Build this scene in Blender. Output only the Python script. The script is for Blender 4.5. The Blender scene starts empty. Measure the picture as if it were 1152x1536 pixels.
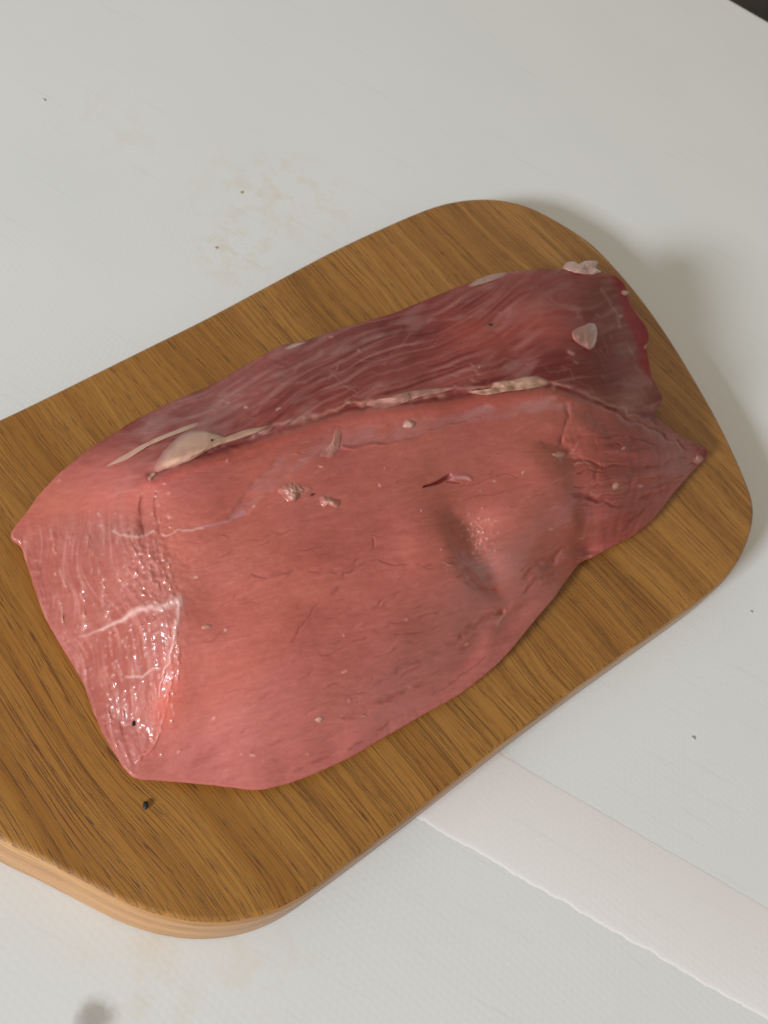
import bpy, math, random
import numpy as np
from math import radians, cos, sin, pi

# ------------------------------------------------------------------ camera, world, lamp, exposure
sc = bpy.context.scene
C = sc.collection
HB = 0.024                      # board thickness; its top carries the meat
FPX, TH, ROLL, DIST = 1750.0, radians(40), radians(30), 0.62   # focal length in photo pixels, tilt, roll, distance
_R = np.array([1, 0, 0.0]); _U = np.array([0, cos(TH), sin(TH)]); _L = np.array([0, sin(TH), -cos(TH)])
ER = cos(ROLL) * _R + sin(ROLL) * _U
EU = -sin(ROLL) * _R + cos(ROLL) * _U
CAM = np.array([0, 0, HB]) - DIST * _L

cd = bpy.data.cameras.new("camera"); cam = bpy.data.objects.new("camera", cd); C.objects.link(cam)
cd.sensor_fit = 'VERTICAL'; cd.sensor_height = 36.0; cd.lens = FPX / 1536 * 36.0
cd.clip_start = 0.02; cd.clip_end = 30
cd.dof.use_dof = True; cd.dof.focus_distance = 0.555; cd.dof.aperture_fstop = 18
from mathutils import Matrix, Vector
m = Matrix.Identity(4)
for r in range(3):
    m[r][0] = ER[r]; m[r][1] = EU[r]; m[r][2] = -_L[r]; m[r][3] = CAM[r]
cam.matrix_world = m
sc.camera = cam

w = bpy.data.worlds.new("World"); sc.world = w; w.use_nodes = True
bg = w.node_tree.nodes["Background"]; bg.inputs[0].default_value = (1.0, 0.90, 0.745, 1); bg.inputs[1].default_value = 0.385

ld = bpy.data.lights.new("window_light", 'AREA'); lamp = bpy.data.objects.new("window_light", ld); C.objects.link(lamp)
ld.shape = 'RECTANGLE'; ld.size = 1.15; ld.size_y = 0.95; ld.energy = 590; ld.color = (0.885, 0.955, 1.03)
AZ, EL, LD = radians(68), radians(19), 7.0
lamp.location = (0.05 - LD * cos(EL) * cos(AZ), 0.0 - LD * cos(EL) * sin(AZ), 0.05 + LD * sin(EL))
lamp.rotation_euler = (Vector((0.05, 0.0, 0.05)) - lamp.location).to_track_quat('-Z', 'Y').to_euler()

sc.view_settings.view_transform = 'Standard'; sc.view_settings.look = 'None'
sc.view_settings.exposure = 0.0; sc.view_settings.gamma = 1.0
sc.view_settings.use_curve_mapping = False

rng = np.random.default_rng(7); random.seed(7)

# ------------------------------------------------------------------ helpers
def unp(px, py, z):
    """point of the ray through a photo pixel that lies at height z"""
    px, py, z = np.broadcast_arrays(np.asarray(px, float), np.asarray(py, float), np.asarray(z, float))
    d = (px - 576)[..., None] / FPX * ER - (py - 768)[..., None] / FPX * EU + _L
    t = (z - CAM[2]) / d[..., 2]
    return CAM + d * t[..., None]

def mesh(name, co, faces, mat, parent=None, smooth=True, cols=None):
    me = bpy.data.meshes.new(name)
    me.from_pydata([], [], []) if False else None
    co = np.asarray(co, np.float32)
    me.vertices.add(len(co)); me.vertices.foreach_set('co', co.ravel())
    loops = np.concatenate([np.asarray(f, np.int32).ravel() for f in faces])
    tot = np.concatenate([np.full(len(f), np.asarray(f).shape[1], np.int32) for f in faces])
    start = np.concatenate([[0], np.cumsum(tot)[:-1]]).astype(np.int32)
    me.loops.add(len(loops)); me.loops.foreach_set('vertex_index', loops)
    me.polygons.add(len(tot)); me.polygons.foreach_set('loop_start', start)
    try: me.polygons.foreach_set('loop_total', tot)
    except Exception: pass
    me.polygons.foreach_set('use_smooth', np.full(len(tot), smooth))
    me.update(calc_edges=True); me.validate()
    if cols:
        for k, v in cols.items():
            if v.ndim == 2:
                a = me.attributes.new(k, 'FLOAT_COLOR', 'POINT')
                a.data.foreach_set('color', np.concatenate([v, np.ones((len(v), 1))], 1).astype(np.float32).ravel())
            else:
                a = me.attributes.new(k, 'FLOAT', 'POINT'); a.data.foreach_set('value', v.astype(np.float32))
    me.materials.append(mat)
    o = bpy.data.objects.new(name, me); C.objects.link(o)
    if parent: o.parent = parent
    return o

def tag(o, label=None, cat=None, group=None, kind=None):
    if label: o['label'] = label
    if cat: o['category'] = cat
    if group: o['group'] = group
    if kind: o['kind'] = kind
    return o

def spline(pts, n, closed=True):
    """Catmull-Rom through pts (k, d), n samples evenly along its length"""
    P = np.asarray(pts, float)
    if closed: Q = np.vstack([P[-1], P, P[0], P[1]]); segs = len(P)
    else: Q = np.vstack([2 * P[0] - P[1], P, 2 * P[-1] - P[-2]]); segs = len(P) - 1
    out = []
    t = np.linspace(0, 1, 24, endpoint=False)[:, None]
    for i in range(segs):
        a, b, c, d = Q[i:i + 4]
        out.append(.5 * (2 * b + (c - a) * t + (2 * a - 5 * b + 4 * c - d) * t ** 2 + (3 * b - a - 3 * c + d) * t ** 3))
    out = np.vstack(out + ([out[0][:1]] if closed else [P[-1:]]))
    s = np.concatenate([[0], np.cumsum(np.linalg.norm(np.diff(out[:, :2], axis=0), axis=1))])
    q = np.linspace(0, s[-1], n, endpoint=not closed)
    return np.stack([np.interp(q, s, out[:, k]) for k in range(P.shape[1])], 1)

def lin(r, g, b):
    c = np.array([r, g, b]) / 255.0
    return np.where(c <= .04045, c / 12.92, ((c + .055) / 1.055) ** 2.4)

def new_mat(name):
    m = bpy.data.materials.new(name); m.use_nodes = True
    nt = m.node_tree; b = nt.nodes["Principled BSDF"]
    def N(t, **kw):
        n = nt.nodes.new(t)
        for k, v in kw.items():
            if k in n.inputs.keys(): n.inputs[k].default_value = v
            else: setattr(n, k, v)
        return n
    def Lk(a, b_): nt.links.new(a, b_)
    return m, nt, b, N, Lk

def ramp(N, Lk, fac, stops, interp='LINEAR'):
    r = N('ShaderNodeValToRGB'); r.color_ramp.interpolation = interp
    while len(r.color_ramp.elements) < len(stops): r.color_ramp.elements.new(0.5)
    for e, (p, c) in zip(r.color_ramp.elements, stops):
        e.position = p; e.color = (*c, 1) if len(c) == 3 else c
    Lk(fac, r.inputs[0]); return r.outputs[0]

def mixc(N, Lk, fac, a, b, mode='MIX'):
    n = N('ShaderNodeMix', data_type='RGBA', blend_type=mode)
    for s, v in ((0, fac), (6, a), (7, b)):
        if isinstance(v, (int, float)): n.inputs[s].default_value = v
        elif isinstance(v, tuple): n.inputs[s].default_value = (*v, 1) if len(v) == 3 else v
        else: Lk(v, n.inputs[s])
    return n.outputs[2]

def math_(N, Lk, op, a, b=None, c=None, clamp=False):
    n = N('ShaderNodeMath', operation=op); n.use_clamp = clamp
    for i, v in enumerate((a, b, c)):
        if v is None: continue
        if isinstance(v, (int, float)): n.inputs[i].default_value = v
        else: Lk(v, n.inputs[i])
    return n.outputs[0]

# ------------------------------------------------------------------ materials
GRAIN = radians(-24)
def hex_height(N, Lk, coord, cell):
    """height of a honeycomb emboss: three cosine waves 60 degrees apart"""
    tot = None
    for k in range(3):
        a = radians(60 * k + 15)
        d = N('ShaderNodeVectorMath', operation='DOT_PRODUCT'); Lk(coord, d.inputs[0])
        d.inputs[1].default_value = (cos(a) * 2 * pi / (cell * .866), sin(a) * 2 * pi / (cell * .866), 0)
        s = math_(N, Lk, 'COSINE', d.outputs['Value'])
        tot = s if tot is None else math_(N, Lk, 'ADD', tot, s)
    return tot

def mat_table(tape=False):
    m, nt, b, N, Lk = new_mat('packing_tape' if tape else 'white_table')
    tc = N('ShaderNodeTexCoord').outputs['Object']
    n1 = N('ShaderNodeTexNoise', Scale=9.0, Detail=5.0); Lk(tc, n1.inputs['Vector'])
    base = (.885, .845, .83) if tape else (.785, .795, .78)
    base2 = (.90, .87, .855) if tape else (.805, .81, .795)
    col = ramp(N, Lk, n1.outputs[0], [(.35, base), (.65, base2)])
    nf = N('ShaderNodeTexNoise', Scale=420.0, Detail=3.0); Lk(tc, nf.inputs['Vector'])
    # faint scratches
    mp = N('ShaderNodeMapping'); mp.inputs['Rotation'].default_value = (0, 0, .5); mp.inputs['Scale'].default_value = (14, 260, 1); Lk(tc, mp.inputs[0])
    ns = N('ShaderNodeTexNoise', Scale=1.0, Detail=4.0); Lk(mp.outputs[0], ns.inputs['Vector'])
    scr = ramp(N, Lk, ns.outputs[0], [(.60, (1, 1, 1)), (.72, (.955, .955, .95))])
    col = mixc(N, Lk, 1.0, col, scr, 'MULTIPLY')
    if not tape:
        nb = N('ShaderNodeTexNoise', Scale=55.0, Detail=6.0, Roughness=.65); Lk(tc, nb.inputs['Vector'])
        def stain(px, py, rad, colour, strength, lo=.48, hi=.62):
            nonlocal col
            c = unp(px, py, 0)
            d = N('ShaderNodeVectorMath', operation='DISTANCE'); Lk(tc, d.inputs[0]); d.inputs[1].default_value = tuple(c)
            k = math_(N, Lk, 'SUBTRACT', 1.0, math_(N, Lk, 'DIVIDE', d.outputs['Value'], rad), clamp=True)
            k = math_(N, Lk, 'MULTIPLY', k, ramp(N, Lk, nb.outputs[0], [(lo, (0, 0, 0)), (hi, (1, 1, 1))]))
            k = math_(N, Lk, 'MULTIPLY', k, strength, clamp=True)
            col = mixc(N, Lk, k, col, colour)
        stain(395, 300, .070, (.74, .63, .47), .42); stain(345, 375, .040, (.72, .60, .43), .5)
        stain(460, 285, .045, (.74, .63, .47), .35)
        stain(752, 1158, .012, (.70, .50, .24), 1.3, .40, .55); stain(742, 1150, .010, (.70, .50, .24), 1.3, .40, .5)
        stain(146, 1524, .010, (.42, .40, .38), 1.5, .36, .6); stain(138, 1533, .008, (.42, .40, .38), 1.5, .36, .6)
        stain(260, 1450, .050, (.76, .66, .50), .45); stain(420, 1430, .04, (.76, .68, .55), .3)
        stain(170, 200, .06, (.74, .66, .55), .3); stain(760, 1120, .012, (.55, .55, .53), .5)
    Lk(col, b.inputs['Base Color'])
    b.inputs['Roughness'].default_value = .42 if not tape else .36
    b.inputs['Specular IOR Level'].default_value = .35
    h = hex_height(N, Lk, tc, .0040)
    wob = N('ShaderNodeTexNoise', Scale=14.0, Detail=2.0); Lk(tc, wob.inputs['Vector'])
    h = math_(N, Lk, 'MULTIPLY', h, ramp(N, Lk, wob.outputs[0], [(.35, (.15, .15, .15)), (.65, (1, 1, 1))]))
    h = math_(N, Lk, 'ADD', h, math_(N, Lk, 'MULTIPLY', nf.outputs[0], 1.6))
    bu = N('ShaderNodeBump', Strength=.015 if not tape else .013, Distance=.0006); Lk(h, bu.inputs['Height']); Lk(bu.outputs[0], b.inputs['Normal'])
    return m

def mat_oak(side=False):
    m, nt, b, N, Lk = new_mat('oak_side' if side else 'oiled_oak')
    def oak(r, g, b_): return lin(r, g - 1, b_ - 6) * .98 if not side else lin(r, g + 8, b_ + 25) * 1.18
    tc = N('ShaderNodeTexCoord').outputs['Object']
    rot = N('ShaderNodeVectorRotate', rotation_type='Z_AXIS'); rot.inputs['Angle'].default_value = -GRAIN; Lk(tc, rot.inputs['Vector'])
    P = rot.outputs[0]                                             # x along the grain, y across
    # slow wander of the grain, stronger towards the off-side corner where the figure is flat-sawn
    wn = N('ShaderNodeTexNoise', Scale=1.0, Detail=2.0)
    mw = N('ShaderNodeMapping'); mw.inputs['Scale'].default_value = (7, 10, 6); Lk(P, mw.inputs[0]); Lk(mw.outputs[0], wn.inputs['Vector'])
    sep = N('ShaderNodeSeparateXYZ'); Lk(P, sep.inputs[0])
    y2 = math_(N, Lk, 'ADD', sep.outputs[1], math_(N, Lk, 'MULTIPLY', math_(N, Lk, 'SUBTRACT', wn.outputs[0], .5), .026))
    if side:                                                       # growth layers lie flat: on the sides the figure runs along the edge
        y2 = math_(N, Lk, 'ADD', math_(N, Lk, 'MULTIPLY', sep.outputs[2], 1.6), math_(N, Lk, 'MULTIPLY', math_(N, Lk, 'ADD', sep.outputs[1], math_(N, Lk, 'MULTIPLY', wn.outputs[0], .03)), .10))
    com = N('ShaderNodeCombineXYZ'); Lk(sep.outputs[0], com.inputs[0]); Lk(y2, com.inputs[1]); Lk(sep.outputs[2], com.inputs[2])
    Pw = com.outputs[0]
    def streak(sx, sy, sz, detail, rough=.55, off=0):
        mm = N('ShaderNodeMapping'); mm.inputs['Scale'].default_value = (sx, sy, sz); mm.inputs['Location'].default_value = (off, off * .7, off * .3)
        Lk(Pw, mm.inputs[0])
        n = N('ShaderNodeTexNoise', Scale=1.0, Detail=detail, Roughness=rough); Lk(mm.outputs[0], n.inputs['Vector']); return n.outputs[0]
    bands = streak(2.2, 42, 24, 2.5, .5)                            # early / late wood bands
    mid = streak(6, 420, 240, 3.5, .65, 3.1)
    lines = streak(10, 760, 420, 2, .5, 9.4)                         # thin dark growth lines
    fine = streak(30, 1700, 900, 3, .65, 7.7)
    pores = streak(95, 1700, 900, 1.5, .5, 1.3)                      # short dark dashes
    col = ramp(N, Lk, bands, [(.30, tuple(oak(148, 98, 42))), (.46, tuple(oak(163, 112, 52))), (.58, tuple(oak(174, 123, 61))), (.74, tuple(oak(154, 104, 47)))])
    k = ramp(N, Lk, mid, [(.34, (.86, .83, .77)), (.50, (1, 1, 1)), (.68, (1.08, 1.07, 1.04))])
    col = mixc(N, Lk, .9, col, k, 'MULTIPLY')
    k = ramp(N, Lk, fine, [(.30, (.70, .66, .58)), (.5, (1, 1, 1)), (.7, (1.14, 1.12, 1.08))])
    col = mixc(N, Lk, .85, col, k, 'MULTIPLY')
    pk = ramp(N, Lk, mid, [(.40, (1, 1, 1)), (.58, (.10, .10, .10))])  # pores crowd into the early wood
    pm = math_(N, Lk, 'MULTIPLY', ramp(N, Lk, pores, [(.56, (0, 0, 0)), (.64, (1, 1, 1))]), pk)
    pm2 = ramp(N, Lk, lines, [(.54, (0, 0, 0)), (.59, (1, 1, 1)), (.63, (1, 1, 1)), (.68, (.25, .25, .25))])
    zone = N('ShaderNodeTexNoise', Scale=9.0, Detail=2.0); Lk(P, zone.inputs['Vector'])
    pm2 = math_(N, Lk, 'MULTIPLY', pm2, ramp(N, Lk, zone.outputs[0], [(.36, (.2, .2, .2)), (.58, (1, 1, 1))]))
    col = mixc(N, Lk, math_(N, Lk, 'MULTIPLY', pm, .72 if not side else .4), col, tuple(lin(86, 50, 20)))
    col = mixc(N, Lk, math_(N, Lk, 'MULTIPLY', pm2, .58 if not side else .42), col, tuple(lin(92, 52, 14)))
    Lk(col, b.inputs['Base Color'])
    rg = ramp(N, Lk, mid, [(.3, (.52, .52, .52)), (.7, (.40, .40, .40))]); Lk(rg, b.inputs['Roughness'])
    b.inputs['Specular IOR Level'].default_value = .38
    b.inputs['Coat Weight'].default_value = .30; b.inputs['Coat Roughness'].default_value = .20
    h = math_(N, Lk, 'SUBTRACT', math_(N, Lk, 'MULTIPLY', fine, .35), math_(N, Lk, 'ADD', math_(N, Lk, 'MULTIPLY', pm, .7), math_(N, Lk, 'MULTIPLY', pm2, .5)))
    bu = N('ShaderNodeBump', Strength=.45, Distance=.0006); Lk(h, bu.inputs['Height']); Lk(bu.outputs[0], b.inputs['Normal'])
    return m

def mat_meat():
    m, nt, b, N, Lk = new_mat('raw_meat')
    a = N('ShaderNodeAttribute', attribute_name='albedo'); wet = N('ShaderNodeAttribute', attribute_name='wet')
    tc = N('ShaderNodeTexCoord').outputs['Object']
    n = N('ShaderNodeTexNoise', Scale=900.0, Detail=3.0); Lk(tc, n.inputs['Vector'])
    k = ramp(N, Lk, n.outputs[0], [(.3, (.96, .95, .95)), (.7, (1.04, 1.03, 1.03))])
    col = mixc(N, Lk, 1.0, a.outputs['Color'], k, 'MULTIPLY')
    Lk(col, b.inputs['Base Color'])
    b.inputs['Subsurface Weight'].default_value = .18
    b.inputs['Subsurface Radius'].default_value = (1.0, .30, .22); b.inputs['Subsurface Scale'].default_value = .004
    Lk(ramp(N, Lk, wet.outputs['Fac'], [(0, (.50, .50, .50)), (1, (.26, .26, .26))]), b.inputs['Roughness'])
    Lk(ramp(N, Lk, wet.outputs['Fac'], [(0, (.08, .08, .08)), (.6, (.42, .42, .42))]), b.inputs['Specular IOR Level'])
    Lk(wet.outputs['Fac'], b.inputs['Coat Weight']); b.inputs['Coat Roughness'].default_value = .07; b.inputs['Coat IOR'].default_value = 1.40
    bu = N('ShaderNodeBump', Strength=.12, Distance=.0005); Lk(n.outputs[0], bu.inputs['Height']); Lk(bu.outputs[0], b.inputs['Normal'])
    return m

def mat_plain(name, colour, rough=.6, noise=200.0):
    m, nt, b, N, Lk = new_mat(name)
    tc = N('ShaderNodeTexCoord').outputs['Object']
    n = N('ShaderNodeTexNoise', Scale=noise, Detail=3.0); Lk(tc, n.inputs['Vector'])
    c = np.array(colour)
    Lk(ramp(N, Lk, n.outputs[0], [(.35, tuple(c * .7)), (.65, tuple(c * 1.2))]), b.inputs['Base Color'])
    b.inputs['Roughness'].default_value = rough
    return m

def mat_floor():
    m, nt, b, N, Lk = new_mat('dark_floor')
    tc = N('ShaderNodeTexCoord').outputs['Object']
    mp = N('ShaderNodeMapping'); mp.inputs['Scale'].default_value = (9, 1.2, 1); Lk(tc, mp.inputs[0])
    n = N('ShaderNodeTexNoise', Scale=2.0, Detail=4.0); Lk(mp.outputs[0], n.inputs['Vector'])
    Lk(ramp(N, Lk, n.outputs[0], [(.42, (.004, .004, .005)), (.62, (.035, .022, .010))]), b.inputs['Base Color'])
    b.inputs['Roughness'].default_value = .6
    return m

M_TABLE, M_TAPE, M_OAK, M_MEAT = mat_table(), mat_table(True), mat_oak(), mat_meat()
M_FAT, M_PINKFAT, M_WHITEFAT = np.array((.56, .33, .235)), np.array((.47, .225, .18)), np.array((.56, .35, .29))
M_BLACK = mat_plain('black_crumb', (.008, .009, .009)); M_GREY = mat_plain('grey_crumb', (.46, .44, .40)); M_BROWN = mat_plain('brown_crumb', (.40, .32, .20))

# ------------------------------------------------------------------ floor and table
fl = mesh('floor', [(-6, -6, -.75), (6, -6, -.75), (6, 8, -.75), (-6, 8, -.75)], [np.array([[0, 1, 2, 3]])], mat_floor(), smooth=False)
tag(fl, kind='structure')

def slab(name, outline, profile, mat, parent=None, top_rings=0):
    """closed outline (n,2) counter-clockwise swept through profile [(inset, z), ...] from the top edge down; caps at both ends"""
    n = len(outline)
    nx = np.roll(outline, -1, 0) - np.roll(outline, 1, 0); nx /= np.linalg.norm(nx, axis=1)[:, None]
    inward = np.stack([-nx[:, 1], nx[:, 0]], 1)
    co = []; faces = []
    for ins, z in profile:
        co.append(np.concatenate([outline + inward * ins, np.full((n, 1), z)], 1))
    i = np.arange(n); j = (i + 1) % n
    q = [np.stack([k * n + i, (k + 1) * n + i, (k + 1) * n + j, k * n + j], 1) for k in range(len(profile) - 1)]
    co = np.vstack(co)
    faces = [np.vstack(q), np.arange(n)[None, :], (np.arange(n)[::-1] + (len(profile) - 1) * n)[None, :]]
    return mesh(name, co, faces, mat, parent)

def round_profile(h, rt, rb, z0=0.0, k=7):
    a = np.linspace(0, pi / 2, k)
    p = [(rt * (1 - sin(t)), z0 + h - rt * (1 - cos(t))) for t in a]
    p += [(rb * (1 - cos(t)), z0 + rb * (1 - sin(t))) for t in a]
    return p

cx, cy = 1.15, .829
rect = []
for (x, y, a0) in ((cx - .02, cy - .02, 0), (-cx + .02, cy - .02, 90), (-cx + .02, -.95 + .02, 180), (cx - .02, -.95 + .02, 270)):
    for t in np.linspace(0, 90, 9): rect.append((x + .02 * cos(radians(a0 + t)), y + .02 * sin(radians(a0 + t))))
tb = slab('table', np.array(rect), round_profile(.03, .004, .004, -.03), M_TABLE)
tag(tb, 'white table top with faint honeycomb emboss under the wooden board', 'table')

# packing tape stuck flat on the table
xs = np.linspace(.06, .60, 400)
lo = -.1322 + np.cumsum(rng.normal(0, 1, 400)) * 0 + np.convolve(rng.normal(0, .0011, 420), np.ones(5) / 5, 'valid')[:400]
hi = -.0795 + np.convolve(rng.normal(0, .0006, 440), np.ones(25) / 25, 'valid')[:400]
co = []
for x, l, h in zip(xs, lo, hi):
    co += [(x, l - .0010, .00004), (x, l, .00016), (x, l + .0008, .00020), (x, l + .003, .00018), (x, h - .001, .00018), (x, h, .00004)]
f = []
for i in range(399):
    for k in range(5): f.append((i * 6 + k, (i + 1) * 6 + k, (i + 1) * 6 + k + 1, i * 6 + k + 1))
tp = mesh('tape_strip', co, [np.array(f)], M_TAPE)
tag(tp, 'pale pinkish strip of tape stuck on the white table below the board', 'tape')

# ------------------------------------------------------------------ cutting board
edge_px = [(-110, 678), (0, 628), (65, 597), (130, 565), (217, 522), (304, 479), (400, 428), (500, 375), (580, 338), (640, 313), (680, 302), (720, 298), (760, 301), (800, 313),
           (850, 340), (890, 368), (930, 409), (970, 458), (1010, 516), (1050, 582), (1080, 636), (1105, 688), (1122, 728), (1130, 754), (1131, 776), (1126, 802),
           (1112, 836), (1090, 867), (1060, 894), (1000, 938), (900, 1009), (800, 1083), (700, 1161), (600, 1239), (500, 1314)]
ol = [tuple(p[:2]) for p in unp(*np.array(edge_px).T, HB - .001)]
ol += [(.049, -.2085), (.038, -.222), (.024, -.2325), (.008, -.2395), (-.009, -.2432), (-.028, -.2443), (-.047, -.2452), (-.066, -.2465),
       (-.105, -.246), (-.150, -.232), (-.190, -.215), (-.212, -.175)]
outline = spline(np.array(ol)[::-1], 520)
bd = slab('cutting_board', outline, round_profile(HB, .0034, .0025), M_OAK)
bd.data.materials.append(mat_oak(True))
nrm_z = np.zeros(len(bd.data.polygons) * 3); bd.data.polygons.foreach_get('normal', nrm_z)
bd.data.polygons.foreach_set('material_index', (np.abs(nrm_z.reshape(-1, 3)[:, 2]) < .62).astype(np.int32))
tag(bd, 'rounded oak cutting board under the raw meat', 'cutting board')

# ------------------------------------------------------------------ meat: raster of heights and colours over the visible surface
X0, Y0, W, H = 0, 360, 1152, 860
gy, gx = np.mgrid[Y0:Y0 + H, X0:X0 + W].astype(float)
fy = np.fft.fftfreq(H)[:, None]; fx = np.fft.rfftfreq(W)[None, :]

def gnoise(su, sv=None, ang=0.0, seed=0):
    """unit-variance smooth noise, correlation su px along the direction ang (degrees, photo y down) and sv across"""
    sv = su if sv is None else sv
    r = np.random.default_rng(seed).normal(size=(H, W))
    a = radians(ang); fu = fx * cos(a) + fy * sin(a); fv = -fx * sin(a) + fy * cos(a)
    n = np.fft.irfft2(np.fft.rfft2(r) * np.exp(-2 * pi ** 2 * (su ** 2 * fu ** 2 + sv ** 2 * fv ** 2)), s=(H, W))
    return (n - n.mean()) / n.std()

def blur(a, s):
    return np.fft.irfft2(np.fft.rfft2(a) * np.exp(-2 * pi ** 2 * s * s * (fx ** 2 + fy ** 2)), s=(H, W))

WX, WY = gnoise(9, seed=101) * 2.2 + gnoise(3, seed=103) * .8, gnoise(9, seed=102) * 2.2 + gnoise(3, seed=104) * .8    # wobble of every drawn line

def line(pts, w0, w1=None, soft=1.0, warp=1.0, out=None):
    """mask 0..1 of a smooth line whose half width runs from w0 to w1 px"""
    w1 = w0 if w1 is None else w1
    P = spline(pts, max(8, int(np.sum(np.linalg.norm(np.diff(np.array(pts, float), axis=0), axis=1)) / 5)), closed=False) if len(pts) > 2 else np.array(pts, float)
    mg = max(w0, w1) * 3 + 12
    xa, xb = int(max(0, P[:, 0].min() - mg - X0)), int(min(W, P[:, 0].max() + mg - X0))
    ya, yb = int(max(0, P[:, 1].min() - mg - Y0)), int(min(H, P[:, 1].max() + mg - Y0))
    if xa >= xb or ya >= yb: return (slice(0, 0), slice(0, 0)), np.zeros((0, 0))
    sl = (slice(ya, yb), slice(xa, xb))
    x = gx[sl] + WX[sl] * warp; y = gy[sl] + WY[sl] * warp
    best = np.full(x.shape, 1e9); ww = np.full(x.shape, w0, float)
    n = len(P) - 1
    for i in range(n):
        a, b = P[i], P[i + 1]; d = b - a; L2 = d @ d + 1e-9
        t = np.clip(((x - a[0]) * d[0] + (y - a[1]) * d[1]) / L2, 0, 1)
        q = np.hypot(x - a[0] - t * d[0], y - a[1] - t * d[1])
        k = q < best; best[k] = q[k]; ww[k] = (w0 + (w1 - w0) * (i + t[k]) / n)
    # taper at the ends
    return sl, np.exp(-(best / np.maximum(ww, .3)) ** 2 * soft)

def poly(pts, soft=3.0, warp=1.0):
    """soft mask of a polygon"""
    P = np.array(pts, float); inside = np.zeros((H, W), bool)
    x = gx + WX * warp; y = gy + WY * warp
    for i in range(len(P)):
        (xa, ya), (xb, yb) = P[i], P[(i + 1) % len(P)]
        if ya == yb: continue
        c = ((ya > y) != (yb > y)) & (x < (xb - xa) * (y - ya) / (yb - ya) + xa)
        inside ^= c
    return np.clip(blur(inside.astype(float), soft), 0, 1)

def blob(x, y, rx, ry=None, ang=0):
    ry = rx if ry is None else ry; a = radians(ang)
    u = (gx - x) * cos(a) + (gy - y) * sin(a); v = -(gx - x) * sin(a) + (gy - y) * cos(a)
    return np.exp(-((u / rx) ** 2 + (v / ry) ** 2))

# outline of the meat in the photograph and the height (mm above the board) of its rim there
rim = [(18, 800, 9), (40, 768, 12), (62, 738, 14), (90, 710, 17), (125, 684, 20), (160, 662, 23), (200, 637, 26), (245, 613, 29), (285, 595, 31), (310, 585, 32), (360, 556, 35),
       (400, 532, 38), (425, 520, 40), (455, 514, 41), (500, 498, 42), (560, 480, 44), (600, 466, 45), (650, 445, 46), (700, 425, 46), (740, 414, 46), (790, 405, 46), (845, 404, 45),
       (880, 407, 45), (905, 409, 43), (925, 416, 40), (938, 430, 34), (943, 452, 26), (954, 470, 19), (968, 488, 14), (973, 505, 12), (970, 522, 12), (974, 545, 13), (977, 562, 14),
       (987, 582, 18), (994, 598, 22), (987, 612, 26), (982, 622, 28), (1002, 640, 25), (1022, 655, 19), (1045, 665, 12), (1058, 671, 9), (1060, 684, 7), (1050, 695, 5), (1030, 716, 7),
       (1005, 746, 7), (985, 772, 7), (960, 795, 7), (925, 815, 7), (895, 831, 7), (872, 842, 7), (855, 862, 7), (835, 890, 7), (810, 920, 7), (785, 950, 7), (762, 978, 7), (740, 1000, 7),
       (715, 1021, 7), (690, 1039, 7), (650, 1062, 7), (610, 1085, 7), (570, 1108, 7), (540, 1126, 7), (500, 1146, 7), (460, 1163, 7), (420, 1176, 7), (385, 1182, 7), (340, 1177, 7),
       (290, 1172, 7), (240, 1168, 7), (208, 1165, 7), (191, 1154, 7), (172, 1125, 7), (155, 1095, 7), (140, 1060, 7), (128, 1025, 7), (112, 997, 7), (94, 968, 7), (75, 935, 7), (62, 905, 7),
       (50, 870, 7), (40, 838, 8), (33, 818, 8)]
ctl = rim + [(240, 830, 58), (268, 908, 57), (262, 985, 47), (245, 1055, 31), (213, 1118, 13), (100, 870, 18), (150, 880, 33), (192, 900, 44), (140, 950, 21), (185, 1000, 27), (200, 1075, 16),
       (100, 810, 23), (150, 790, 36), (64, 800, 15), (215, 720, 60), (135, 745, 33), (85, 775, 20), (180, 705, 46), (225, 765, 59), (190, 815, 49), (205, 662, 40), (255, 645, 48), (310, 640, 57),
       (262, 682, 63), (232, 712, 63), (300, 690, 68), (400, 655, 71), (480, 627, 73), (560, 612, 75), (640, 603, 76), (720, 590, 75), (800, 582, 72), (860, 595, 66), (920, 620, 55), (965, 640, 42),
       (1018, 668, 22), (400, 590, 59), (500, 560, 64), (600, 530, 66), (700, 500, 67), (800, 470, 65), (880, 450, 58), (650, 570, 71), (780, 540, 70), (880, 520, 60), (925, 505, 45), (915, 575, 52),
       (955, 590, 36), (850, 560, 66), (350, 760, 70), (450, 740, 73), (550, 720, 74), (650, 700, 73), (750, 680, 71), (850, 680, 64), (930, 690, 49), (990, 690, 31), (300, 820, 65), (400, 850, 67),
       (500, 830, 69), (600, 800, 69), (700, 780, 66), (800, 760, 60), (880, 760, 47), (950, 750, 24), (320, 920, 58), (420, 930, 61), (520, 910, 61), (620, 890, 58), (700, 870, 51), (780, 840, 39),
       (830, 820, 30), (300, 1000, 46), (400, 1010, 49), (500, 990, 49), (600, 965, 44), (680, 930, 37), (750, 895, 28), (280, 1080, 27), (380, 1090, 30), (480, 1070, 30), (570, 1045, 24),
       (650, 1008, 20), (720, 955, 17), (240, 1130, 12), (330, 1140, 13), (420, 1140, 13), (500, 1112, 13)]
ctl = np.array(ctl, float)

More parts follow.
